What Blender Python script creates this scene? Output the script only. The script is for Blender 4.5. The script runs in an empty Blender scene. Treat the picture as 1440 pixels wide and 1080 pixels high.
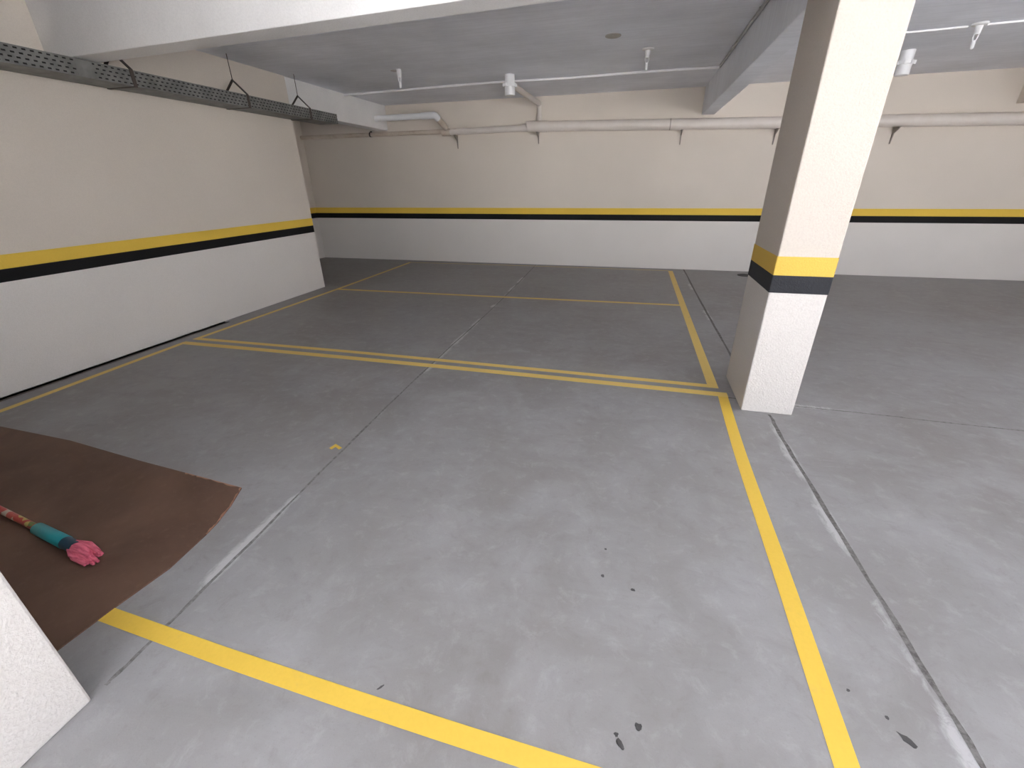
import bpy, bmesh, math, random
from mathutils import Vector, Matrix
random.seed(7)
SUN, SKY, EXPO = 80.0, 5.0, 0.40
SC = bpy.context.scene
COL = SC.collection

# ------------------------------------------------------------------ helpers
def link(o):
    COL.objects.link(o); return o

def tag(o, label=None, cat=None, group=None, kind=None):
    if label: o['label'] = label
    if cat: o['category'] = cat
    if group: o['group'] = group
    if kind: o['kind'] = kind
    return o

def thing(name, loc, label, cat, group=None):
    o = bpy.data.objects.new(name, None); o.empty_display_size = 0.1
    o.location = loc; link(o)
    return tag(o, label, cat, group, 'thing')

def root_loc(p):
    v = Vector((0, 0, 0))
    while p is not None:
        v = v + p.location; p = p.parent
    return v

def obj(name, bm, mat, parent=None, smooth=False, label=None, bevel=0, segs=2):
    """bmesh in world coordinates -> one linked mesh object"""
    bmesh.ops.recalc_face_normals(bm, faces=bm.faces[:])
    off = root_loc(parent)
    if off.length: bmesh.ops.translate(bm, vec=-off, verts=bm.verts[:])
    me = bpy.data.meshes.new(name); bm.to_mesh(me); bm.free()
    if smooth:
        for p in me.polygons: p.use_smooth = True
    o = bpy.data.objects.new(name, me)
    for m in (mat if isinstance(mat, (list, tuple)) else [mat]): me.materials.append(m)
    link(o)
    if parent is not None: o.parent = parent
    if label: o['label'] = label
    if bevel:
        b = o.modifiers.new('bevel', 'BEVEL'); b.width = bevel; b.segments = segs; b.limit_method = 'ANGLE'
    if smooth:
        b = o.modifiers.new('wn', 'EDGE_SPLIT'); b.split_angle = math.radians(40)
    return o

def BM(): return bmesh.new()

def box(bm, x0, x1, y0, y1, z0, z1):
    v = [bm.verts.new((x, y, z)) for x in (x0, x1) for y in (y0, y1) for z in (z0, z1)]
    for f in ((0,1,3,2),(4,6,7,5),(0,4,5,1),(2,3,7,6),(0,2,6,4),(1,5,7,3)):
        bm.faces.new([v[i] for i in f])
    return bm

def prism(bm, pts, z0, z1):
    a = [bm.verts.new((p[0], p[1], z0)) for p in pts]; b = [bm.verts.new((p[0], p[1], z1)) for p in pts]
    bm.faces.new(a[::-1]); bm.faces.new(b); n = len(pts)
    for i in range(n): bm.faces.new((a[i], a[(i+1)%n], b[(i+1)%n], b[i]))
    return bm

def frames(path):
    P = [Vector(p) for p in path]; T = []
    for i in range(len(P)):
        d = Vector((0,0,0))
        if i > 0: d += (P[i]-P[i-1]).normalized()
        if i < len(P)-1: d += (P[i+1]-P[i]).normalized()
        T.append(d.normalized())
    up = Vector((0,0,1)) if abs(T[0].z) < .9 else Vector((0,1,0))
    n = (up - T[0]*up.dot(T[0])).normalized(); N = [n]
    for i in range(1, len(P)):
        n = N[-1] - T[i]*N[-1].dot(T[i]); N.append(n.normalized())
    return P, T, N

def tube(bm, path, r, seg=20, caps=True):
    P, T, N = frames(path)
    R = r if isinstance(r, (list, tuple)) else [r]*len(P); rings = []
    for i in range(len(P)):
        b = T[i].cross(N[i])
        k = 1.0
        if 0 < i < len(P)-1:
            c = max(.5, T[i].dot((P[i+1]-P[i]).normalized())); k = 1/c
        rings.append([bm.verts.new(P[i] + (N[i]*math.cos(2*math.pi*s/seg) + b*math.sin(2*math.pi*s/seg))*R[i]) for s in range(seg)])
    for a, c in zip(rings, rings[1:]):
        for s in range(seg): bm.faces.new((a[s], a[(s+1)%seg], c[(s+1)%seg], c[s]))
    if caps:
        bm.faces.new(rings[0][::-1]); bm.faces.new(rings[-1])
    return bm

def ribbon(bm, path, w, t, side):
    """flat bar of width w (along 'side') and thickness t following path"""
    P = [Vector(p) for p in path]; s = Vector(side).normalized()*w/2; rings = []
    for i in range(len(P)):
        d = Vector((0,0,0))
        if i > 0: d += (P[i]-P[i-1]).normalized()
        if i < len(P)-1: d += (P[i+1]-P[i]).normalized()
        n = d.normalized().cross(s).normalized()*t/2
        rings.append([bm.verts.new(P[i]+q) for q in (s+n, s-n, -s-n, -s+n)])
    for a, c in zip(rings, rings[1:]):
        for k in range(4): bm.faces.new((a[k], a[(k+1)%4], c[(k+1)%4], c[k]))
    bm.faces.new(rings[0][::-1]); bm.faces.new(rings[-1])
    return bm

def lathe(bm, c, prof, seg=28):
    """profile [(r, z)] about the vertical through c=(x,y)"""
    rings = []
    for r, z in prof:
        if r < 1e-6: rings.append([bm.verts.new((c[0], c[1], z))])
        else: rings.append([bm.verts.new((c[0]+r*math.cos(2*math.pi*s/seg), c[1]+r*math.sin(2*math.pi*s/seg), z)) for s in range(seg)])
    for a, b in zip(rings, rings[1:]):
        for s in range(seg):
            q = [a[s % len(a)], a[(s+1) % len(a)], b[(s+1) % len(b)], b[s % len(b)]]
            u = []
            for v in q:
                if v not in u: u.append(v)
            if len(u) > 2: bm.faces.new(u)
    for ring in (rings[0], rings[-1]):
        if len(ring) > 2: bm.faces.new(ring)
    return bm

def bend(a, b, c, r, n=6):
    """points of a rounded corner a-b-c"""
    a, b, c = Vector(a), Vector(b), Vector(c)
    p, q = b+(a-b).normalized()*r, b+(c-b).normalized()*r
    return [p*(1-t)**2 + b*2*t*(1-t) + q*t*t for t in [i/n for i in range(n+1)]]

def copy_tree(root):
    r = root.copy(); COL.objects.link(r)
    for ch in [o for o in bpy.data.objects if o.parent == root]:
        c = ch.copy(); COL.objects.link(c); c.parent = r
        for g in [o for o in bpy.data.objects if o.parent == ch]:
            d = g.copy(); COL.objects.link(d); d.parent = c
    return r

# ------------------------------------------------------------------ materials
class NT:
    def __init__(s, name):
        s.m = bpy.data.materials.new(name); s.m.use_nodes = True
        s.t = s.m.node_tree; s.b = s.t.nodes['Principled BSDF']
        s.tc = s.t.nodes.new('ShaderNodeNewGeometry')
        s.pos = s.tc.outputs['Position']
    def n(s, k, **kw):
        x = s.t.nodes.new(k)
        for a, v in kw.items(): setattr(x, a, v)
        return x
    def lk(s, a, b): s.t.links.new(a, b)
    def val(s, sock, v):
        if isinstance(v, bpy.types.NodeSocket): s.lk(v, sock)
        else: sock.default_value = v
    def math(s, op, a, b=0.0, c=None):
        x = s.n('ShaderNodeMath', operation=op); s.val(x.inputs[0], a); s.val(x.inputs[1], b)
        if c is not None: s.val(x.inputs[2], c)
        return x.outputs[0]
    def noise(s, scale, detail=4, rough=.55, stretch=None, dist=0):
        x = s.n('ShaderNodeTexNoise'); x.inputs['Scale'].default_value = scale
        x.inputs['Detail'].default_value = detail; x.inputs['Roughness'].default_value = rough
        x.inputs['Distortion'].default_value = dist
        if stretch:
            mp = s.n('ShaderNodeMapping'); mp.inputs['Scale'].default_value = stretch
            s.lk(s.pos, mp.inputs['Vector']); s.lk(mp.outputs[0], x.inputs['Vector'])
        else: s.lk(s.pos, x.inputs['Vector'])
        return x.outputs['Fac']
    def ramp(s, f, lo, hi, a=0.0, b=1.0):
        x = s.n('ShaderNodeMapRange'); x.clamp = True
        s.val(x.inputs[0], f); x.inputs[1].default_value = lo; x.inputs[2].default_value = hi
        x.inputs[3].default_value = a; x.inputs[4].default_value = b
        return x.outputs[0]
    def mix(s, f, a, b, blend='MIX'):
        x = s.n('ShaderNodeMix', data_type='RGBA', blend_type=blend)
        s.val(x.inputs[0], f); s.val(x.inputs[6], a if isinstance(a, bpy.types.NodeSocket) else (*a, 1)); s.val(x.inputs[7], b if isinstance(b, bpy.types.NodeSocket) else (*b, 1))
        return x.outputs[2]
    def out(s, col, rough=.6, bump=None, dist=.002, strength=.5, metal=0, spec=.5):
        s.val(s.b.inputs['Base Color'], col if isinstance(col, bpy.types.NodeSocket) else (*col, 1))
        s.val(s.b.inputs['Roughness'], rough); s.b.inputs['Metallic'].default_value = metal
        s.b.inputs['Specular IOR Level'].default_value = spec
        if bump is not None:
            x = s.n('ShaderNodeBump'); x.inputs['Distance'].default_value = dist; x.inputs['Strength'].default_value = strength
            s.lk(bump, x.inputs['Height']); s.lk(x.outputs[0], s.b.inputs['Normal'])
        return s.m

def paint(name, col, var=.05, tex=110, dist=.004, rough=.75, strength=.6, blot=1.2, speck=0.06):
    t = NT(name); a = t.noise(blot, 3); g = t.noise(tex, 3, .6)
    d = tuple(c*(1-var*2) for c in col)
    c1 = t.mix(t.ramp(a, .35, .65), d, col)
    c2 = t.mix(t.ramp(g, .35, .6, speck*2.2, 0), c1, tuple(c*.55 for c in col))
    return t.out(c2, rough, g, dist, strength, spec=.25)

CREAM = (.70, .632, .560); WHITE = (.775, .738, .703)
def two_tone(name, split, speck=.06, tex=110, strength=.6, k=1.0):
    """cream paint above the stripe, off-white below it"""
    t = NT(name); a = t.noise(1.2, 3); g = t.noise(tex, 3, .6)
    z = t.n('ShaderNodeSeparateXYZ'); t.lk(t.pos, z.inputs[0])
    f = t.math('GREATER_THAN', z.outputs[2], split)
    base = t.mix(f, tuple(c*k for c in WHITE), tuple(c*k for c in CREAM))
    c1 = t.mix(t.ramp(a, .35, .65, .07, 0), base, (.4, .36, .32))
    c2 = t.mix(t.ramp(g, .35, .6, speck*2.2, 0), c1, (.36, .33, .30))
    return t.out(c2, .75, g, .004, strength, spec=.25)

M = {}
M['wall'] = two_tone('wall paint', .93, .05, 140, .35)
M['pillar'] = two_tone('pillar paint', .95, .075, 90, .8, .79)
M['cream'] = paint('cream paint', CREAM)
M['beam_white'] = paint('white beam paint', (.87, .855, .845), tex=90, strength=.5)
M['yellow_wall'] = paint('yellow wall stripe', (.83, .56, .085), .03, speck=.03)
M['black_wall'] = paint('black wall stripe', (.009, .0085, .009), .1, speck=.0)
M['yellow_pillar'] = paint('yellow pillar stripe', (.66, .44, .085), .03, speck=.05, strength=.8)
M['black_stripe_rough'] = paint('black pillar stripe', (.024, .025, .030), .1, speck=.0, strength=.9)

def ceiling_mat(name, col):
    t = NT(name); a = t.noise(1.1, 5, .6); b = t.noise(2.0, 4, .6, (1.2, 16, 1)); g = t.noise(60, 4, .65)
    c = t.mix(t.ramp(a, .3, .7), tuple(x*.86 for x in col), tuple(x*1.06 for x in col))
    c = t.mix(t.ramp(b, .40, .58, .22, 0), c, tuple(x*.72 for x in col))
    c = t.mix(t.ramp(g, .6, .8, 0, .25), c, tuple(min(1, x*1.35) for x in col))
    h = t.math('ADD', t.math('MULTIPLY', b, .7), t.math('MULTIPLY', g, .45))
    return t.out(c, .8, h, .01, .45, spec=.2)
M['ceiling'] = ceiling_mat('painted rough concrete', (.85, .865, .92))
M['beam_grey'] = ceiling_mat('grey painted beam', (.86, .88, .93))

def floor_mat():
    t = NT('worn concrete floor')
    big = t.noise(.55, 4, .55); mid = t.noise(2.3, 8, .62, None, .6); fine = t.noise(11, 9, .72, None, .4); grit = t.noise(160, 2)
    streak = t.noise(1.6, 7, .65, (1.0, 3.6, 1), 1.0)
    c = t.mix(t.ramp(big, .35, .66), (0.242, 0.229, 0.226), (0.292, 0.289, 0.292))
    c = t.mix(t.ramp(mid, .42, .64, 0, .65), c, (0.345, 0.343, 0.348))
    c = t.mix(t.ramp(streak, .52, .72, 0, .26), c, (0.198, 0.186, 0.180))
    c = t.mix(t.ramp(fine, .53, .72, 0, .5), c, (0.396, 0.394, 0.396))
    c = t.mix(t.ramp(fine, .27, .45, .42, 0), c, (0.184, 0.170, 0.161))
    c = t.mix(t.ramp(grit, .60, .75, 0, .35), c, (0.203, 0.198, 0.194))
    # pale lime residue that has crept out of the two long joints
    s = t.n('ShaderNodeSeparateXYZ'); t.lk(t.pos, s.inputs[0])
    x, y = s.outputs[0], s.outputs[1]
    wob = t.noise(1.6, 2, .5); scr = t.noise(13.0, 7, .75, (2.2, 1, 1), .9)
    for a, b, amp in ((-1.555, -.026, 1.0), (1.088, -.021, .9)):
        d = t.math('ABSOLUTE', t.math('SUBTRACT', x, t.math('MULTIPLY_ADD', y, b, a)))
        near = t.ramp(d, .0, .07, 1.0, 0.0)
        patch = t.ramp(wob, .42, .60)
        m = t.ramp(t.math('MULTIPLY', t.math('MULTIPLY', near, patch), scr), .22, .40, 0, .62*amp)
        c = t.mix(m, c, (.60, .60, .61))
    # residue by the cross joint at the pillar foot
    d = t.math('ABSOLUTE', t.math('SUBTRACT', y, 3.21))
    near = t.math('MULTIPLY', t.ramp(d, 0, .09, 1, 0), t.ramp(x, 1.1, 2.0, 1.0, 0.0))
    near = t.math('MULTIPLY', near, t.ramp(x, 1.05, 1.15, 0, 1))
    c = t.mix(t.ramp(t.math('MULTIPLY', near, scr), .22, .36, 0, .6), c, (.62, .62, .62))
    rough = t.ramp(mid, .3, .7, .42, .62)
    h = t.math('ADD', t.math('MULTIPLY', fine, .6), t.math('MULTIPLY', grit, .25))
    return t.out(c, rough, h, .003, .35, spec=.4)
M['floor'] = floor_mat()

def floor_paint(name, col, wear):
    t = NT(name); a = t.noise(9, 7, .7); b = t.noise(70, 3)
    c = t.mix(t.ramp(b, .4, .7, 0, .18), col, tuple(x*.8 for x in col))
    c = t.mix(t.ramp(a, .60, .72, 0, wear), c, (.30, .27, .22))
    return t.out(c, .55, b, .001, .3, spec=.35)
M['line'] = floor_paint('yellow floor paint', (.78, .525, .075), .12)
M['line_dull'] = floor_paint('dusty yellow floor paint', (.80, .58, .17), .3)
M['line_faint'] = floor_paint('worn yellow floor paint', (.56, .43, .20), .7)
def jointm(name, a_, b_):
    t = NT(name); n = t.noise(38, 6, .7)
    return t.out(t.mix(t.ramp(n, .35, .62), a_, b_), .9)
M['joint'] = jointm('joint filler', (.075, .07, .066), (.20, .19, .185))
M['joint_soft'] = jointm('shallow joint', (.12, .115, .11), (.27, .265, .26))
M['pale_line'] = NT('pale score').out((.36, .35, .34), .8)
M['stain'] = NT('dark stain').out((.06, .058, .058), .5)
M['gutter'] = NT('dirty gutter').out((.12, .098, .08), .9)

def sheet_mat():
    t = NT('brown hardboard'); a = t.noise(1.8, 6, .6, None, .5); b = t.noise(26, 6, .7)
    c = t.mix(t.ramp(a, .32, .68), (.105, .058, .040), (.175, .100, .068))
    c = t.mix(t.ramp(b, .55, .75, 0, .30), c, (.24, .15, .105))
    return t.out(c, .62, b, .001, .3, spec=.35)
M['sheet'] = sheet_mat()
M['sheet_edge'] = NT('raw board edge').out((.38, .20, .13), .8)

def galv():
    t = NT('galvanised steel'); a = t.noise(9, 4); b = t.noise(3.0, 3)
    c = t.mix(t.ramp(a, .35, .65), (.155, .155, .15), (.235, .235, .225))
    c = t.mix(t.ramp(b, .5, .75, 0, .4), c, (.13, .115, .10))
    return t.out(c, .55, None, metal=.3)
M['galv'] = galv()
M['slot_shade'] = NT('tray slot shade').out((.022, .021, .02), .9)  # near-black colour standing in for shade inside the tray
M['strap'] = NT('dark hanger steel').out((.085, .068, .058), .5, metal=.5)
M['pvc'] = NT('white pvc').out((.80, .80, .81), .35)
def pipe_paint(name, col, stain=0.0):
    t = NT(name); a = t.noise(5, 5, .6)
    c = t.mix(t.ramp(a, .4, .7, 0, .18+stain), col, tuple(x*y for x, y in zip(col, (.72, .62, .52))))
    return t.out(c, .45, None)
M['pipe'] = pipe_paint('cream painted pipe', (.68, .625, .58))
M['pipe_grime'] = pipe_paint('stained pipe', (.60, .52, .44), .5)
M['bracket'] = NT('shaded bracket').out((.27, .235, .21), .7)  # darker than their cream paint: the brackets' shading is put into the colour
M['seam'] = NT('pipe seam').out((.30, .265, .235), .7)
M['conduit'] = NT('white conduit').out((.84, .83, .84), .4)
M['conduit_grey'] = NT('grey conduit').out((.40, .395, .40), .45)
M['lampwhite'] = NT('lamp plastic').out((.74, .735, .74), .4)
M['bulb'] = NT('unlit tube bulb').out((.82, .82, .83), .25)
M['socket_dark'] = NT('lamp socket shadow ring').out((.20, .20, .205), .6)
M['cover'] = NT('beige cover').out((.40, .375, .345), .6)
M['drain'] = NT('cast drain').out((.035, .033, .032), .7)
M['teal'] = NT('teal plastic').out((.012, .30, .34), .4)
M['navy'] = NT('dark blue plastic').out((.012, .045, .075), .45)
def pinkm():
    t = NT('pink strands'); a = t.noise(60, 3, .5, (.25, 1.6, 1.6))
    return t.out(t.mix(t.ramp(a, .35, .65), (.55, .085, .15), (.82, .20, .28)), .8, a, .002, .25)
M['pink'] = pinkm()
def stick():
    t = NT('patterned stick'); v = t.n('ShaderNodeTexVoronoi'); v.inputs['Scale'].default_value = 26
    t.lk(t.pos, v.inputs['Vector'])
    s = t.n('ShaderNodeSeparateColor'); t.lk(v.outputs['Color'], s.inputs[0])
    r = t.n('ShaderNodeValToRGB'); r.color_ramp.interpolation = 'CONSTANT'
    e = r.color_ramp.elements
    e[0].position = 0; e[0].color = (.42, .05, .035, 1); e[1].position = .38; e[1].color = (.50, .46, .38, 1)
    for p, cc in ((.60, (.14, .20, .05, 1)), (.76, (.50, .42, .12, 1)), (.88, (.45, .08, .06, 1))):
        k = e.new(p); k.color = cc
    t.lk(s.outputs[0], r.inputs[0])
    return t.out(r.outputs[0], .4)
M['stick'] = stick()
def outside():
    t = NT('outside paving'); a = t.noise(2, 4)
    return t.out(t.mix(a, (.52, .52, .52), (.60, .60, .60)), .9)
M['outside'] = outside()

# ------------------------------------------------------------------ the setting
ZC, YB, XL = 2.80, 8.60, -4.69
X0, X1, Y0 = -6.62, 7.0, -5.0      # outer limits of the garage
OX0, OX1, OZ = -1.8, 4.0, 2.78    # the open side behind the photographer
RY0, RY1 = -4.8, 1.0              # the open stretch of the right-hand side

def struct(name, bm, mat, **k):
    o = obj(name, bm, mat, **k); o['kind'] = 'structure'; return o

# floor slab with the shallow gutter along the foot of the left wall
GX, GY = -4.60, 4.02
bm = BM()
box(bm, X0, XL, Y0, YB, -.2, 0); box(bm, GX, X1, Y0, YB, -.2, 0); box(bm, XL, GX, GY, YB, -.2, 0)
box(bm, XL, GX, Y0, GY, -.2, -.030)
bmesh.ops.remove_doubles(bm, verts=bm.verts[:], dist=1e-4)
floor = struct('floor', bm, M['floor'])
g = obj('gutter_lining', prism(BM(), [(XL, Y0), (GX+.012, Y0), (GX+.012, GY), (XL, GY)], -.032, -.018), M['gutter'], floor)

struct('ceiling', box(BM(), X0, X1, Y0, YB, ZC, ZC+.2), M['ceiling'])
wl = struct('wall_left', box(BM(), XL-.22, XL, Y0, 5.95, -.045, ZC), M['wall'])
wb = struct('wall_back', box(BM(), X0, X1, YB, YB+.2, 0, ZC), M['wall'])
ws = struct('wall_side', box(BM(), X0-.2, X0, Y0, YB+.2, -.2, ZC+.2), M['wall'])
bm = BM(); box(bm, X1, X1+.2, Y0-.2, RY0, -.2, ZC+.2); box(bm, X1, X1+.2, RY1, YB+.2, -.2, ZC+.2); box(bm, X1, X1+.2, RY0, RY1, OZ, ZC+.2)
bmesh.ops.remove_doubles(bm, verts=bm.verts[:], dist=1e-4)
struct('wall_right', bm, M['beam_white'])
OX1 = min(OX1, X1-.1)
bm = BM(); box(bm, X0, OX0, Y0-.2, Y0, -.2, ZC+.2); box(bm, OX1-.001, X1, Y0-.2, Y0, -.2, ZC+.2); box(bm, OX0, OX1, Y0-.2, Y0, OZ, ZC+.2)
bmesh.ops.remove_doubles(bm, verts=bm.verts[:], dist=1e-4)
struct('wall_front', bm, M['beam_white'])
struct('wall_near', box(BM(), XL, -1.868, -0.6, .40, -.045, ZC), M['beam_white'])
struct('ground', prism(BM(), [(-30, Y0-.2), (-30, -40), (44, -40), (44, 12), (X1+.2, 12), (X1+.2, Y0-.2)], -.25, -.02), M['outside'])

T = .003
def wall_stripe(parent, plane, a, b, z0, z1, name, mat, label):
    bm = BM()
    if plane == 'back': box(bm, a, b, YB-T, YB, z0, z1)
    else:
        xx = X0 if plane == 'side' else XL
        box(bm, xx, xx+T, a, b, z0, z1)
    return obj(name, bm, mat, parent, label=label)
wall_stripe(wb, 'back', X0, X1, .928, 1.036, 'yellow_stripe', M['yellow_wall'], 'yellow painted stripe')
wall_stripe(wb, 'back', X0, X1, .829, .928, 'black_stripe', M['black_wall'], 'black painted stripe')
wall_stripe(ws, 'side', 6, YB-T, .928, 1.036, 'yellow_stripe', M['yellow_wall'], 'yellow painted stripe')
wall_stripe(ws, 'side', 6, YB-T, .829, .928, 'black_stripe', M['black_wall'], 'black painted stripe')
wall_stripe(wl, 'left', Y0, 5.95, .928, 1.031, 'yellow_stripe', M['yellow_wall'], 'yellow painted stripe')
wall_stripe(wl, 'left', Y0, 5.95, .833, .928, 'black_stripe', M['black_wall'], 'black painted stripe')

# painted bay lines and joints on the floor: thin coats that are parts of the floor
def smooth_path(pts, n=8):
    P = [Vector((p[0], p[1], 0)) for p in pts]; out = []
    for i in range(len(P)-1):
        p0 = P[max(i-1, 0)]; p1 = P[i]; p2 = P[i+1]; p3 = P[min(i+2, len(P)-1)]
        for k in range(n):
            t = k/n
            out.append(.5*((2*p1)+(p2-p0)*t+(2*p0-5*p1+4*p2-p3)*t*t+(3*p1-p0-3*p2+p3)*t**3))
    out.append(P[-1]); return out

def strip(bm, pts, w, z, jit=0.0, curve=True, rnd=None):
    P = smooth_path(pts) if curve else [Vector((p[0], p[1], 0)) for p in pts]
    L, R = [], []
    for i, p in enumerate(P):
        d = (P[min(i+1, len(P)-1)]-P[max(i-1, 0)]).normalized(); n = Vector((-d.y, d.x, 0))
        j = (rnd.uniform(-jit, jit), rnd.uniform(-jit, jit)) if rnd else (0, 0)
        a = p+n*(w/2+j[0]); b = p-n*(w/2+j[1])
        L.append(bm.verts.new((a.x, a.y, z))); R.append(bm.verts.new((b.x, b.y, z)))
    for i in range(len(P)-1): bm.faces.new((L[i], R[i], R[i+1], L[i+1]))
    return bm

def coat(name, pts, w, mat, z=.0015, jit=0, curve=True, label=None):
    rnd = random.Random(len(name)+int(abs(pts[0][0])*1000))
    return obj(name, strip(BM(), pts, w, z, jit, curve, rnd), mat, floor, label=label)

# near bay
coat('painted_line', [(.781, 3.262), (.752, 2.44), (.741, 1.54), (.732, 1.10), (.727, .857), (.722, .60)], .070, M['line'], label='yellow painted line')
bm = BM()
ft = [(-1.95, .728), (-1.83, .726), (-1.257, .706), (-.784, .695), (-.333, .688), (.068, .685), (.69, .685)]
fb = [(-1.95, .672), (-1.83, .668), (-1.224, .645), (-.742, .634), (-.448, .630), (-.162, .627), (.69, .625)]
a = [bm.verts.new((x, y, .0016)) for x, y in ft]; b = [bm.verts.new((x, y, .0016)) for x, y in fb]
for i in range(len(a)-1): bm.faces.new((a[i], b[i], b[i+1], a[i+1]))
obj('painted_line', bm, M['line'], floor, label='yellow painted line')
coat('painted_line', [(-4.40, .9), (-4.40, 1.75), (-4.425, 2.5), (-4.45, 3.30)], .062, M['line_dull'], label='dull yellow painted line')
coat('painted_line', [(-4.47, 3.278), (-2.567, 3.296), (-.9, 3.294), (.818, 3.276)], .078, M['line_dull'], z=.0018, label='dull yellow painted line')
# middle bay and the narrow strip at the back
coat('painted_line', [(-4.46, 3.415), (-2.674, 3.442), (-.9, 3.432), (.77, 3.415)], .062, M['line_dull'], z=.0018, label='dull yellow painted line')
coat('painted_line', [(.733, 3.385), (.722, 5.9), (.715, 8.39)], .078, M['line_dull'], label='dull yellow painted line')
coat('painted_line', [(-4.435, 3.39), (-4.385, 5.92), (-4.395, 8.36)], .060, M['line_dull'], label='dull yellow painted line')
coat('painted_line', [(-4.39, 5.835), (-1.9, 5.885), (.69, 5.95)], .072, M['line_dull'], z=.0018, label='dull yellow painted line')
coat('painted_line', [(-4.40, 8.32), (-1.8, 8.40), (.72, 8.39)], .050, M['line_faint'], z=.0018, label='faded yellow painted line')
# small hooked mark
bm = BM(); prism(bm, [(-1.706, 1.912), (-1.682, 1.902), (-1.674, 1.932), (-1.637, 1.912), (-1.628, 1.934), (-1.694, 1.962)], .0008, .0016)
obj('painted_mark', bm, M['line'], floor, label='small hooked yellow paint mark')

coat('joint', [(-1.545, .50), (-1.548, .604), (-1.567, 1.127), (-1.609, 1.897), (-1.655, 3.318), (-1.685, 5.80), (-1.79, 8.58)], .013, M['joint_soft'], z=.0010, jit=.003)
coat('joint', [(1.105, .30), (1.094, .952), (1.077, 1.487), (1.047, 2.511), (1.045, 3.02)], .021, M['joint'], z=.0010, jit=.005)
coat('joint', [(1.0, 3.66), (.996, 4.17), (.968, 6.2), (.958, 8.58)], .022, M['joint'], z=.0010, jit=.004)
coat('joint', [(1.195, 3.205), (1.333, 3.198), (1.832, 3.19), (2.566, 3.165), (6.95, 3.10)], .012, M['joint_soft'], z=.0010, jit=.003)
coat('joint', [(.80, 3.235), (.868, 3.23)], .016, M['joint'], z=.0010)
coat('joint', [(4.97, 8.55), (5.03, 7.6), (5.068, 7.17), (5.09, 6.2)], .03, M['pale_line'], z=.0010, label='pale score line')

def blotch(x, y, rx, ry, ang, seed):
    r = random.Random(seed); n = 14; pts = []
    for i in range(n):
        a = 2*math.pi*i/n; k = r.uniform(.65, 1.1); u, v = rx*k*math.cos(a), ry*k*math.sin(a)
        pts.append((x+u*math.cos(ang)-v*math.sin(ang), y+u*math.sin(ang)+v*math.cos(ang)))
    obj('stain', prism(BM(), pts, .0004, .0011), M['stain'], floor, label='dark floor stain')
for i, q in enumerate([(.110, .757, .017, .009, -.9), (.098, .778, .008, .007, 0), (.162, .815, .011, .013, .4), (.925, .976, .028, .011, -.75),
                       (.897, 1.030, .006, .008, 0), (.815, 1.09, .006, .005, 0), (.017, 1.35, .007, .009, .5), (.14, 1.31, .011, .008, 0), (-.655, .722, .014, .004, .9), (.02, 1.50, .006, .006, 0)]):
    blotch(*q, i)

# ------------------------------------------------------------------ beams
b = obj('ceiling_beam', prism(BM(), [(XL, 2.875+.062*4.69), (XL, 3.085+.0588*4.69), (.866, 3.034), (.866, 2.821)], 2.42, ZC), M['beam_white'], bevel=.006)
tag(b, 'wide white concrete beam under the ceiling crossing in front of the long cable tray', 'beam', 'concrete beams under the ceiling', 'thing')
b = obj('ceiling_beam', box(BM(), .872, 1.062, 3.646, YB, 2.42, ZC), M['beam_grey'], bevel=.006)
tag(b, 'grey concrete beam running from the free-standing pillar to the back wall', 'beam', 'concrete beams under the ceiling', 'thing')
b = obj('ceiling_beam', box(BM(), -4.92, XL-.015, 5.95, YB, 2.395, ZC), M['beam_white'], bevel=.006)
tag(b, 'white concrete beam continuing the left wall line over the dark recess', 'beam', 'concrete beams under the ceiling', 'thing')
b = obj('ceiling_beam', box(BM(), 4.93, 5.13, 3.4, YB, 2.385, ZC), M['cream'], bevel=.006)
tag(b, 'cream beam end at the back wall near the edge of view, past the pillar', 'beam', 'concrete beams under the ceiling', 'thing')

# ------------------------------------------------------------------ pillars
def pillar(x0, x1, y0, y1, label, zs):
    t = thing('pillar', ((x0+x1)/2, (y0+y1)/2, 0), label, 'pillar', 'striped square pillars')
    sh = box(BM(), x0, x1, y0, y1, 0, ZC)
    obj('shaft', sh, M['pillar'], t, bevel=.008)
    e = .0025
    for n, a, b, m in (('yellow_stripe', zs[1], zs[2], M['yellow_pillar']), ('black_stripe', zs[0], zs[1], M['black_stripe_rough'])):
        bm = box(BM(), x0-e, x1+e, y0-e, y1+e, a, b)
        for f in [f for f in bm.faces if abs(f.calc_center_median().z-a) < 1e-4 or abs(f.calc_center_median().z-b) < 1e-4]: bm.faces.remove(f)
        obj(n, bm, m, t, bevel=.006, label=n.split('_')[0]+' painted stripe')
    return t
pillar(.866, 1.192, 3.041, 3.642, 'tall white square pillar with yellow and black stripes beside the parking bay line', (.845, .953, 1.066))
pillar(-1.86, -1.537, -.145, .456, 'white pillar nearest the camera, only its foot showing beside the brown board', (.845, .953, 1.066))

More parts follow.
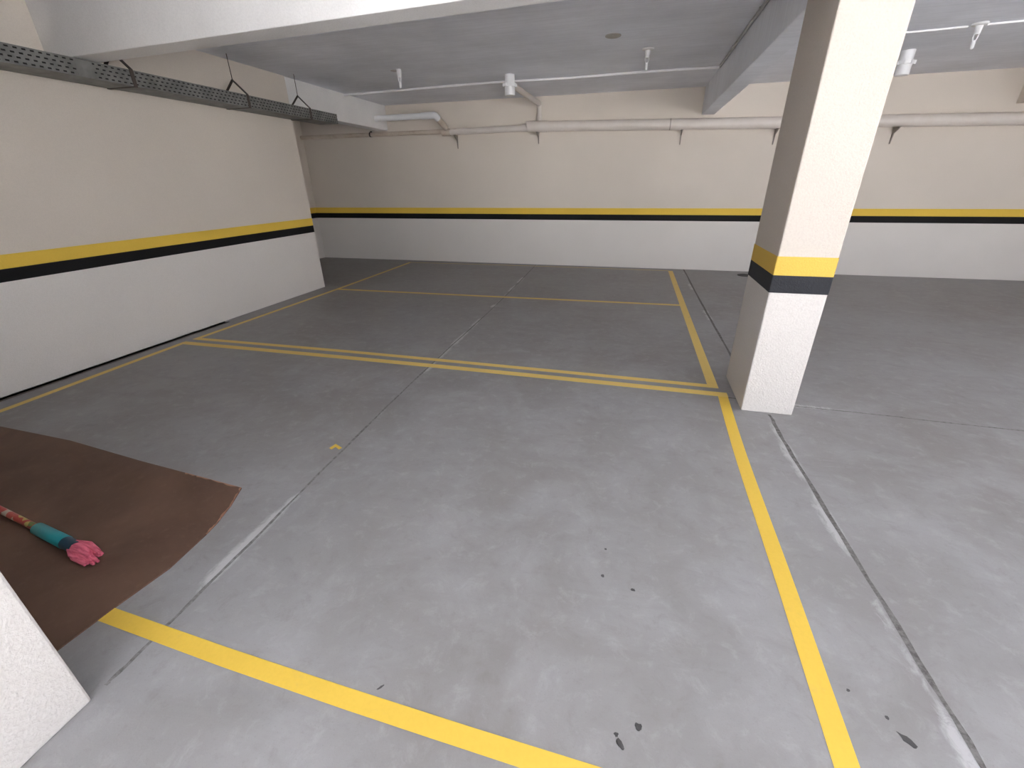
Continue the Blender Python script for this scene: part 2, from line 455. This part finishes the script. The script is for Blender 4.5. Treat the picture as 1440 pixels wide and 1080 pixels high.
# ------------------------------------------------------------------ cable tray and its hangers
TX0, TX1, TZ0, TZ1, TY0, TY1 = -4.655, -4.35, 2.292, 2.410, .42, 6.50
t = thing('cable_tray', (-4.5, 3.0, TZ0), 'long grey perforated steel cable tray hung along the top of the left wall', 'cable tray')
def perforated(x, y0, y1, z0, z1):
    """steel side with four staggered rows of slots cut through it"""
    bm = BM(); st = .0125; ny = int(round((y1-y0)/st))
    zz = [z0]
    rows = 4; pitch = (z1-z0)/rows
    for r in range(rows):
        c = z0+pitch*(r+.5); zz += [c-.0055, c+.0055]
    zz.append(z1)
    V = {}
    def v(i, k):
        if (i, k) not in V: V[(i, k)] = bm.verts.new((x, y0+i*st, zz[k]))
        return V[(i, k)]
    for i in range(ny):
        for k in range(len(zz)-1):
            if k % 2 == 1:
                r = (k-1)//2
                if (i + 2*(r % 2)) % 4 < 2: continue
            bm.faces.new((v(i, k), v(i+1, k), v(i+1, k+1), v(i, k+1)))
    return bm
for x in (TX1, TX0):
    o = obj('side_plate', perforated(x, TY0, TY1, TZ0, TZ1), M['galv'], t)
    if x == TX1: obj('slot_shade_plate', box(BM(), TX1-.011, TX1-.0095, TY0, TY1, TZ0+.002, TZ1-.007), M['slot_shade'], t, label='added dark plate painting the shade behind the slots')  # added plate, paints the shaded inside seen through the slots
    s = o.modifiers.new('s', 'SOLIDIFY'); s.thickness = .0025; s.offset = 0
obj('bottom_plate', box(BM(), TX0, TX1, TY0, TY1, TZ0-.002, TZ0+.001), M['galv'], t)
bm = BM(); box(bm, TX1-.022, TX1+.001, TY0, TY1, TZ1-.001, TZ1+.001)
obj('lip', bm, M['galv'], t)
obj('cover', box(BM(), TX0, TX1-.023, TY0, TY1, TZ1-.006, TZ1-.004), M['galv'], t)  # unseen lid, added to keep light out of the tray
bm = box(BM(), TX1+.0015, TX1+.004, 3.12, 3.25, TZ0+.008, TZ1-.008)
obj('splice_plate', bm, M['galv'], t, bevel=.001, label='bright splice plate')

def hanger(y, apex, label):
    h = thing('tray_hanger', (-4.5, y, ZC), label, 'hanger', 'strap hangers of the cable tray')
    obj('rod', tube(BM(), [(-4.5, y, ZC), (-4.5, y, apex-.01)], .004, 10), M['strap'], h, smooth=True)
    path = [(-4.5, y, apex), (TX1+.006, y, TZ1+.004), (TX1+.006, y, TZ0-.006), (TX0-.006, y, TZ0-.006), (TX0-.006, y, TZ1+.004), (-4.5, y, apex)]
    obj('strap', ribbon(BM(), path, .032, .005, (0, 1, 0)), M['strap'], h)
    obj('nut', lathe(BM(), (-4.5, y), [(.010, apex-.012), (.010, apex+.006)], 6), M['strap'], h)
    return h
h0 = hanger(4.84, 2.558, 'dark steel strap hanger around the cable tray, between the big beam and wall end')
def move_hanger(y, label):
    c = copy_tree(h0); c.location = (-4.5, y, ZC); c['label'] = label; return c
move_hanger(5.90, 'dark steel strap hanger nearest the free end of the cable tray')
move_hanger(3.56, 'dark steel strap hanger on the cable tray half hidden behind the big beam')

# ------------------------------------------------------------------ plumbing on the back wall
t = thing('drain_pipe', (-1.8, 8.5, 2.34), 'thick cream-painted drain pipe running along the back wall behind the pillar', 'pipe')
zm = lambda x: 2.352-.0225*(x+1.93)
YP = YB-.088
obj('main_pipe', tube(BM(), [(-1.95, YP, zm(-1.95)), (X1-.01, YP, zm(X1))], .079, 28), M['pipe'], t, smooth=True)
obj('reducer', tube(BM(), [(-2.06, YP, zm(-1.95)-.018), (-1.97, YP, zm(-1.95)-.018), (-1.95, YP, zm(-1.95)), (-1.945, YP, zm(-1.95))], [.056, .056, .086, .086], 24), M['pipe'], t, smooth=True)
obj('tee', tube(BM(), [(-1.945, YP, zm(-1.945)), (-1.62, YP, zm(-1.62))], .086, 28), M['pipe'], t, smooth=True)
for x in (.40, 5.6):
    obj('joint_ring', tube(BM(), [(x, YP, zm(x)), (x+.014, YP, zm(x))], .081, 28), M['seam'], t, smooth=True, label='dark joint ring')
obj('side_pipe', tube(BM(), [(-3.42, YP, 2.318), (-2.05, YP, 2.335)], .050, 24), M['pipe'], t, smooth=True)
obj('elbow', tube(BM(), [(-3.56, YP, 2.316), (-3.40, YP, 2.318)], .056, 24), M['pipe_grime'], t, smooth=True)

# thinner pipe coming through the white beam and dropping into the drain
t = thing('branch_pipe', (-4.2, 8.2, 2.55), 'white pipe coming out of the white beam and elbowing down into the drain pipe', 'pipe')
p = [(XL-.0149, 8.19, 2.548), (-3.60, 8.19, 2.553)]
obj('pipe', tube(BM(), p, .048, 24), M['pvc'], t, smooth=True)
obj('collar', tube(BM(), [(-3.80, 8.19, 2.552), (-3.66, 8.19, 2.553)], .055, 24), M['pvc'], t, smooth=True)
A, B, C_ = (-3.66, 8.19, 2.553), (-3.54, 8.19, 2.554), (-3.43, 8.48, 2.345)
obj('elbow', tube(BM(), [A]+bend(A, B, C_, .035)+[(-3.52, 8.26, 2.51)], .055, 24), M['pvc'], t, smooth=True)
obj('drop_pipe', tube(BM(), [(-3.525, 8.25, 2.515), (-3.447, 8.436, 2.377)], .047, 24), M['pipe_grime'], t, smooth=True, label='rust-stained sloping length of pipe')

t = thing('thin_pipe', (-5, 8.553, 2.335), 'thin stained pipe along the back wall disappearing behind the left wall end', 'pipe')
obj('pipe', tube(BM(), [(X0, 8.553, 2.333), (-3.58, 8.553, 2.337)], .037, 20), M['pipe_grime'], t, smooth=True)
bm = tube(BM(), [(-5.07, 8.553, 2.336), (-5.045, 8.553, 2.336)], .043, 20); box(bm, -5.07, -5.045, 8.56, YB, 2.30, 2.395)
obj('clip', bm, M['strap'], t, smooth=True)

# floor traps under the ceiling
def trap(x, y, label, outlet):
    t = thing('drain_trap', (x, y, ZC), label, 'drain trap', 'drain traps under the ceiling')
    zb = 2.562
    obj('body', lathe(BM(), (x, y), [(.068, ZC), (.068, 2.70), (.071, 2.66), (.071, zb+.006), (.066, zb), (0, zb)], 32), M['pvc'], t, smooth=True)
    obj('collar', lathe(BM(), (x, y), [(.070, 2.700), (.086, 2.697), (.086, 2.668), (.070, 2.665)], 32), M['pvc'], t, smooth=True)
    for k in range(8):
        a = 2*math.pi*(k+.5)/8
        obj('lug', lathe(BM(), (x+.088*math.cos(a), y+.088*math.sin(a)), [(.011, 2.70), (.013, 2.69), (.013, 2.668), (.010, 2.662)], 10), M['pvc'], t, smooth=True)
    if outlet:
        E1, E2, E3 = (x+(.03 if outlet > x else -.03), y+.06, 2.685), (outlet, 8.50, 2.682), (outlet+.003, 8.508, zm(outlet)+(.086 if outlet < 0 else .079))
        obj('outlet_pipe', tube(BM(), [E1]+bend(E1, E2, E3, .05)+[E3], .040, 20), M['pipe'], t, smooth=True)
        obj('socket', lathe(BM(), (E3[0], E3[1]), [(.048, E3[2]+.085), (.048, E3[2])], 20), M['pipe'], t, smooth=True)
    return t
trap(-1.82, 6.83, 'white plastic drain trap under the ceiling with a pipe sloping to the wall', -1.755)
trap(2.845, 7.07, 'white plastic drain trap under the ceiling half hidden by the tall pillar', 2.40)

# wall brackets carrying the pipe
def bracket(x, z0, z1, label):
    t = thing('pipe_bracket', (x, YB, z0), label, 'bracket', 'wall brackets under the drain pipe')
    prof = [(YB-.165, z0), (YB-.165, z0-.014), (YB-.045, z0-.07), (YB-.014, z1), (YB-.001, z1), (YB-.001, z0)]
    bm = BM(); a = [bm.verts.new((x-.007, y, z)) for y, z in prof]; b = [bm.verts.new((x+.007, y, z)) for y, z in prof]
    bm.faces.new(a); bm.faces.new(b[::-1])
    for i in range(len(a)): bm.faces.new((a[i], a[(i+1)%len(a)], b[(i+1)%len(a)], b[i]))
    obj('brace', bm, M['bracket'], t)
    obj('arm', box(BM(), x-.017, x+.017, YB-.17, YB-.001, z0-.001, z0+.006), M['bracket'], t)
for x, z0, z1, label in ((-3.30, 2.262, 2.055, 'small wall bracket under the pipe just below the stained elbow'),
        (-1.775, zm(-1.775)-.093, 2.09, 'small wall bracket directly under the tee of the thick pipe'),
        (.60, zm(.6)-.086, 2.01, 'small wall bracket under the thick pipe below the grey beam end'),
        (1.99, zm(1.99)-.086, 1.972, 'small wall bracket under the thick pipe just before the tall pillar hides it'),
        (3.575, zm(3.575)-.086, 1.935, 'small wall bracket under the thick pipe past the tall pillar')):
    bracket(x, z0, z1, label)

# ------------------------------------------------------------------ conduits, lamps and cover on the ceiling
t = thing('conduit', (-2, 7.16, ZC), 'thin white conduit crossing the ceiling and turning along the grey beam', 'conduit')
path = [(XL-.01, 7.315, 2.782), (-3.65, 7.255, 2.782), (-2.74, 7.175, 2.782), (-1.95, 7.150, 2.782), (-1.07, 7.20, 2.782), (-.03, 7.135, 2.782), (.80, 7.165, 2.782)]
obj('cross_run', tube(BM(), path, .0155, 12), M['conduit'], t, smooth=True)
obj('elbow', tube(BM(), bend((.70, 7.162, 2.782), (.854, 7.168, 2.782), (.854, 7.0, 2.782), .07), .0165, 12), M['conduit'], t, smooth=True)
obj('beam_run', tube(BM(), [(.854, 7.10, 2.782), (.854, 3.45, 2.782)], .0155, 12), M['conduit_grey'], t, smooth=True, label='grey length of conduit beside the beam')
for y in (6.2, 5.0): obj('clip', box(BM(), .838, .871, y, y+.02, 2.770, 2.799), M['conduit_grey'], t, bevel=.003)
t = thing('conduit', (3, 6.15, ZC), 'thin white conduit on the ceiling past the tall pillar', 'conduit')
obj('pipe', tube(BM(), [(1.4, 6.235, 2.79), (2.56, 6.20, 2.79), (2.912, 6.165, 2.79)], .009, 12), M['conduit'], t, smooth=True)
obj('pipe', tube(BM(), [(3.05, 6.14, 2.79), (3.30, 6.12, 2.79), (4.92, 6.05, 2.79)], .009, 12), M['conduit'], t, smooth=True)

def lamp(x, y, label, flip=1, bracket=False):
    t = thing('ceiling_lamp', (x, y, ZC), label, 'ceiling lamp', 'bare lamp holders on the ceiling')
    if bracket:
        obj('base', lathe(BM(), (x, y), [(.030, ZC), (.030, ZC-.012), (.024, ZC-.02)], 20), M['lampwhite'], t, smooth=True)
        obj('side_arm', tube(BM(), [(x, y, ZC-.014), (x-.06, y, ZC-.012), (x-.12, y+.01, ZC-.004)], [.014, .012, .006], 10), M['cover'], t, smooth=True)
    else:
        obj('base', lathe(BM(), (x, y), [(.064, ZC), (.066, ZC-.006), (.060, ZC-.016), (.034, ZC-.020)], 28), M['lampwhite'], t, smooth=True)
    obj('socket', lathe(BM(), (x, y), [(.031, ZC-.016), (.026, ZC-.062), (.0245, ZC-.063), (.0245, ZC-.067), (.026, ZC-.068), (.024, ZC-.088), (0, ZC-.088)], 22), M['lampwhite'], t, smooth=True)
    z = ZC-.086
    pr = [(x+.019*flip, y, z), (x+.018*flip, y, z-.020), (x+.012*flip, y, z-.042), (x+.002*flip, y, z-.058)]
    pl = [(x-.019*flip, y, z), (x-.020*flip, y, z-.022), (x-.014*flip, y, z-.044), (x-.003*flip, y, z-.058)]
    b = obj('bulb', lathe(BM(), (x, y), [(.011, z-.046), (.015, z-.054), (.015, z-.096), (.015, z-.108), (.009, z-.116), (0, z-.119)], 16), M['bulb'], t, smooth=True)
    obj('bulb_tube', tube(BM(), pr, .0055, 10), M['bulb'], b, smooth=True)
    obj('bulb_tube', tube(BM(), pl, .0055, 10), M['bulb'], b, smooth=True)
    return t
lamp(-3.08, 6.09, 'unlit lamp holder on the ceiling with a short arm instead of a round plate', 1, True)
lamp(-.04, 6.05, 'white lamp holder with round plate and slim unlit bulb, before the grey beam')
lamp(2.98, 6.12, 'white lamp holder with round plate and slim unlit bulb, past the tall pillar')

o = obj('junction_cover', lathe(BM(), (-.385, 5.46), [(.078, ZC), (.078, ZC-.006), (.068, ZC-.010), (0, ZC-.010)], 32), M['cover'], smooth=True)
tag(o, 'round beige-grey cover plate flush with the ceiling', 'cover plate', None, 'thing')

# ------------------------------------------------------------------ on the floor
t = thing('floor_drain', (1.92, 8.2, 0), 'dark round floor drain near the back wall behind the pillar', 'floor drain')
obj('rim', lathe(BM(), (1.90, 8.22), [(.11, 0), (.11, .006), (.085, .006), (.085, .001)], 28), M['drain'], t, smooth=True)
bm = BM(); lathe(bm, (1.90, 8.22), [(0, .003), (.085, .003), (.085, .001), (0, .001)], 28)
obj('grate', bm, M['drain'], t)

t = thing('floor_sheet', (-2.9, 1.0, 0), 'large flat brown board lying on the floor with chipped pale edges', 'board')
P = [(-4.38, 1.60), (-3.408, 1.578), (-2.709, 1.512), (-2.25, 1.478), (-1.925, 1.453), (-1.865, 1.325), (-1.825, 1.20), (-1.812, 1.13), (-1.792, .93), (-1.822, .722), (-1.838, .56), (-1.842, .47), (-1.88, .458), (-2.0, .42), (-4.38, .42)]
obj('board', prism(BM(), P, .0, .006), M['sheet'], t)
def chip(pts, seed):
    r = random.Random(seed); bm = BM(); L = []
    for i in range(len(pts)-1):
        a, b = Vector((*pts[i], 0)), Vector((*pts[i+1], 0)); n = 10
        for k in range(n): L.append(a.lerp(b, k/n))
    L.append(Vector((*pts[-1], 0)))
    d = (L[-1]-L[0]).normalized(); nn = Vector((d.y, -d.x, 0))
    A = [bm.verts.new((p.x, p.y, .0062)) for p in L]
    B = [bm.verts.new((p.x+nn.x*w, p.y+nn.y*w, .0062)) for p in L for w in [r.uniform(.001, .011)]]
    C2 = [bm.verts.new((p.x, p.y, .0002)) for p in L]
    for i in range(len(L)-1):
        bm.faces.new((A[i], B[i], B[i+1], A[i+1])); bm.faces.new((A[i], A[i+1], C2[i+1], C2[i]))
    obj('chipped_edge', bm, M['sheet_edge'], t, label='pale chipped edge')
chip([(-2.35, 1.4855), (-2.25, 1.478), (-1.925, 1.453)], 1)
chip([(-1.925, 1.453), (-1.865, 1.325), (-1.825, 1.20), (-1.812, 1.13)], 2)

# mop lying on the board
t = thing('mop', (-2.3, .905, .006), 'mop with flowery red stick, teal socket and pink strands lying on the brown board', 'mop')
def ax(x): return Vector((x, .897-(x+2.3)*.14, .041+(x+2.3)*.012))
obj('handle', tube(BM(), [ax(-3.9), ax(-2.55)], .0155, 16), M['stick'], t, smooth=True)
obj('socket', tube(BM(), [ax(-2.592), ax(-2.585), ax(-2.35), ax(-2.342)], [.022, .027, .029, .026], 20), M['teal'], t, smooth=True)
obj('collar', tube(BM(), [ax(-2.35), ax(-2.265)], [.0275, .026], 20), M['navy'], t, smooth=True)
bm = BM(); r = random.Random(4); dirv = (ax(-2)-ax(-3)).normalized(); sv = Vector((-dirv.y, dirv.x, 0)).normalized()
bm0 = BM(); core = [ax(-2.285), ax(-2.25), ax(-2.21), ax(-2.17)]
tube(bm0, [c+Vector((0, 0, -.003*i)) for i, c in enumerate(core)], [.022, .027, .026, .018], 14)
hd = obj('strand_bundle', bm0, M['pink'], t, smooth=True)
for i in range(26):
    u = r.uniform(-1, 1); h = r.uniform(-1, 1); L = r.uniform(.135, .185)-.035*abs(u)
    s = ax(-2.285)+sv*u*.020+Vector((0, 0, h*.017))
    e = s+dirv*L+sv*u*.016+Vector((0, 0, -.012))
    e.z = max(.0165, min(e.z, .044-.02*r.random())); m = (s+e)/2+sv*u*.010+Vector((0, 0, .006)); m.z = max(m.z, .0165)
    tube(bm, [s, m, e], [.007, .0105, .006], 8)
st = obj('strands', bm, M['pink'], t, smooth=True); st['kind'] = 'stuff'

# ------------------------------------------------------------------ light: daylight through the open side
w = bpy.data.worlds.new('bright band sky'); SC.world = w; w.use_nodes = True
nt = w.node_tree; bg = nt.nodes['Background']
tcn = nt.nodes.new('ShaderNodeTexCoord'); sep = nt.nodes.new('ShaderNodeSeparateXYZ'); rp = nt.nodes.new('ShaderNodeValToRGB')
nt.links.new(tcn.outputs['Generated'], sep.inputs[0]); nt.links.new(sep.outputs[2], rp.inputs[0])
e = rp.color_ramp.elements
e[0].position = 0.0; e[0].color = (1.0, 1.0, 1.0, 1)
e[1].position = 1.0; e[1].color = (.10, .13, .18, 1)
for p_, c_ in ((.085, (.93, .96, 1.0, 1)), (.14, (.30, .33, .37, 1))):  # bright low band, shaped to carry light deep indoors
    k_ = e.new(p_); k_.color = c_
nt.links.new(rp.outputs[0], bg.inputs['Color']); bg.inputs['Strength'].default_value = SKY

def portal(w_, loc, rot):
    L = bpy.data.lights.new('opening', 'AREA'); L.shape = 'RECTANGLE'; L.size = w_; L.size_y = OZ
    L.cycles.is_portal = True
    lo = bpy.data.objects.new('opening', L); link(lo); lo.location = loc; lo.rotation_euler = rot
portal(OX1-OX0, ((OX0+OX1)/2, Y0-.1, OZ/2), (math.radians(90), 0, 0))                       # faces into the garage
portal(RY1-RY0, (X1+.1, (RY0+RY1)/2, OZ/2), (math.radians(90), 0, math.radians(90)))

sun = bpy.data.lights.new('sun', 'SUN'); sun.energy = SUN; sun.angle = math.radians(1); sun.color = (1, .985, .97)
so = bpy.data.objects.new('sun', sun); link(so)
so.rotation_euler = Vector((-.4, 1.2, -1.0)).normalized().to_track_quat('-Z', 'Y').to_euler()

# ------------------------------------------------------------------ camera
f, p, yw, rl = 609.29, .438127, -.263716, .012851
cp, sp, cy, sy, cr, sr = math.cos(p), math.sin(p), math.cos(yw), math.sin(yw), math.cos(rl), math.sin(rl)
fwd = Vector((sy*cp, cy*cp, -sp)); right = Vector((cy, -sy, 0)); down = fwd.cross(right)
R_, D_ = cr*right+sr*down, -sr*right+cr*down
cam = bpy.data.cameras.new('camera'); cam.sensor_width = 36; cam.lens = f/1440*36; cam.clip_start = .02
co = bpy.data.objects.new('camera', cam); link(co)
mt = Matrix((R_, -D_, -fwd)).transposed().to_4x4(); mt.translation = Vector((0, 0, 1.5)); co.matrix_world = mt
SC.camera = co
SC.view_settings.view_transform = 'Standard'; SC.view_settings.look = 'None'
SC.view_settings.gamma = 1; SC.view_settings.use_curve_mapping = False; SC.view_settings.exposure = EXPO
SC.cycles.max_bounces = 12; SC.cycles.diffuse_bounces = 8
SC.cycles.use_denoising = True; SC.cycles.caustics_reflective = False
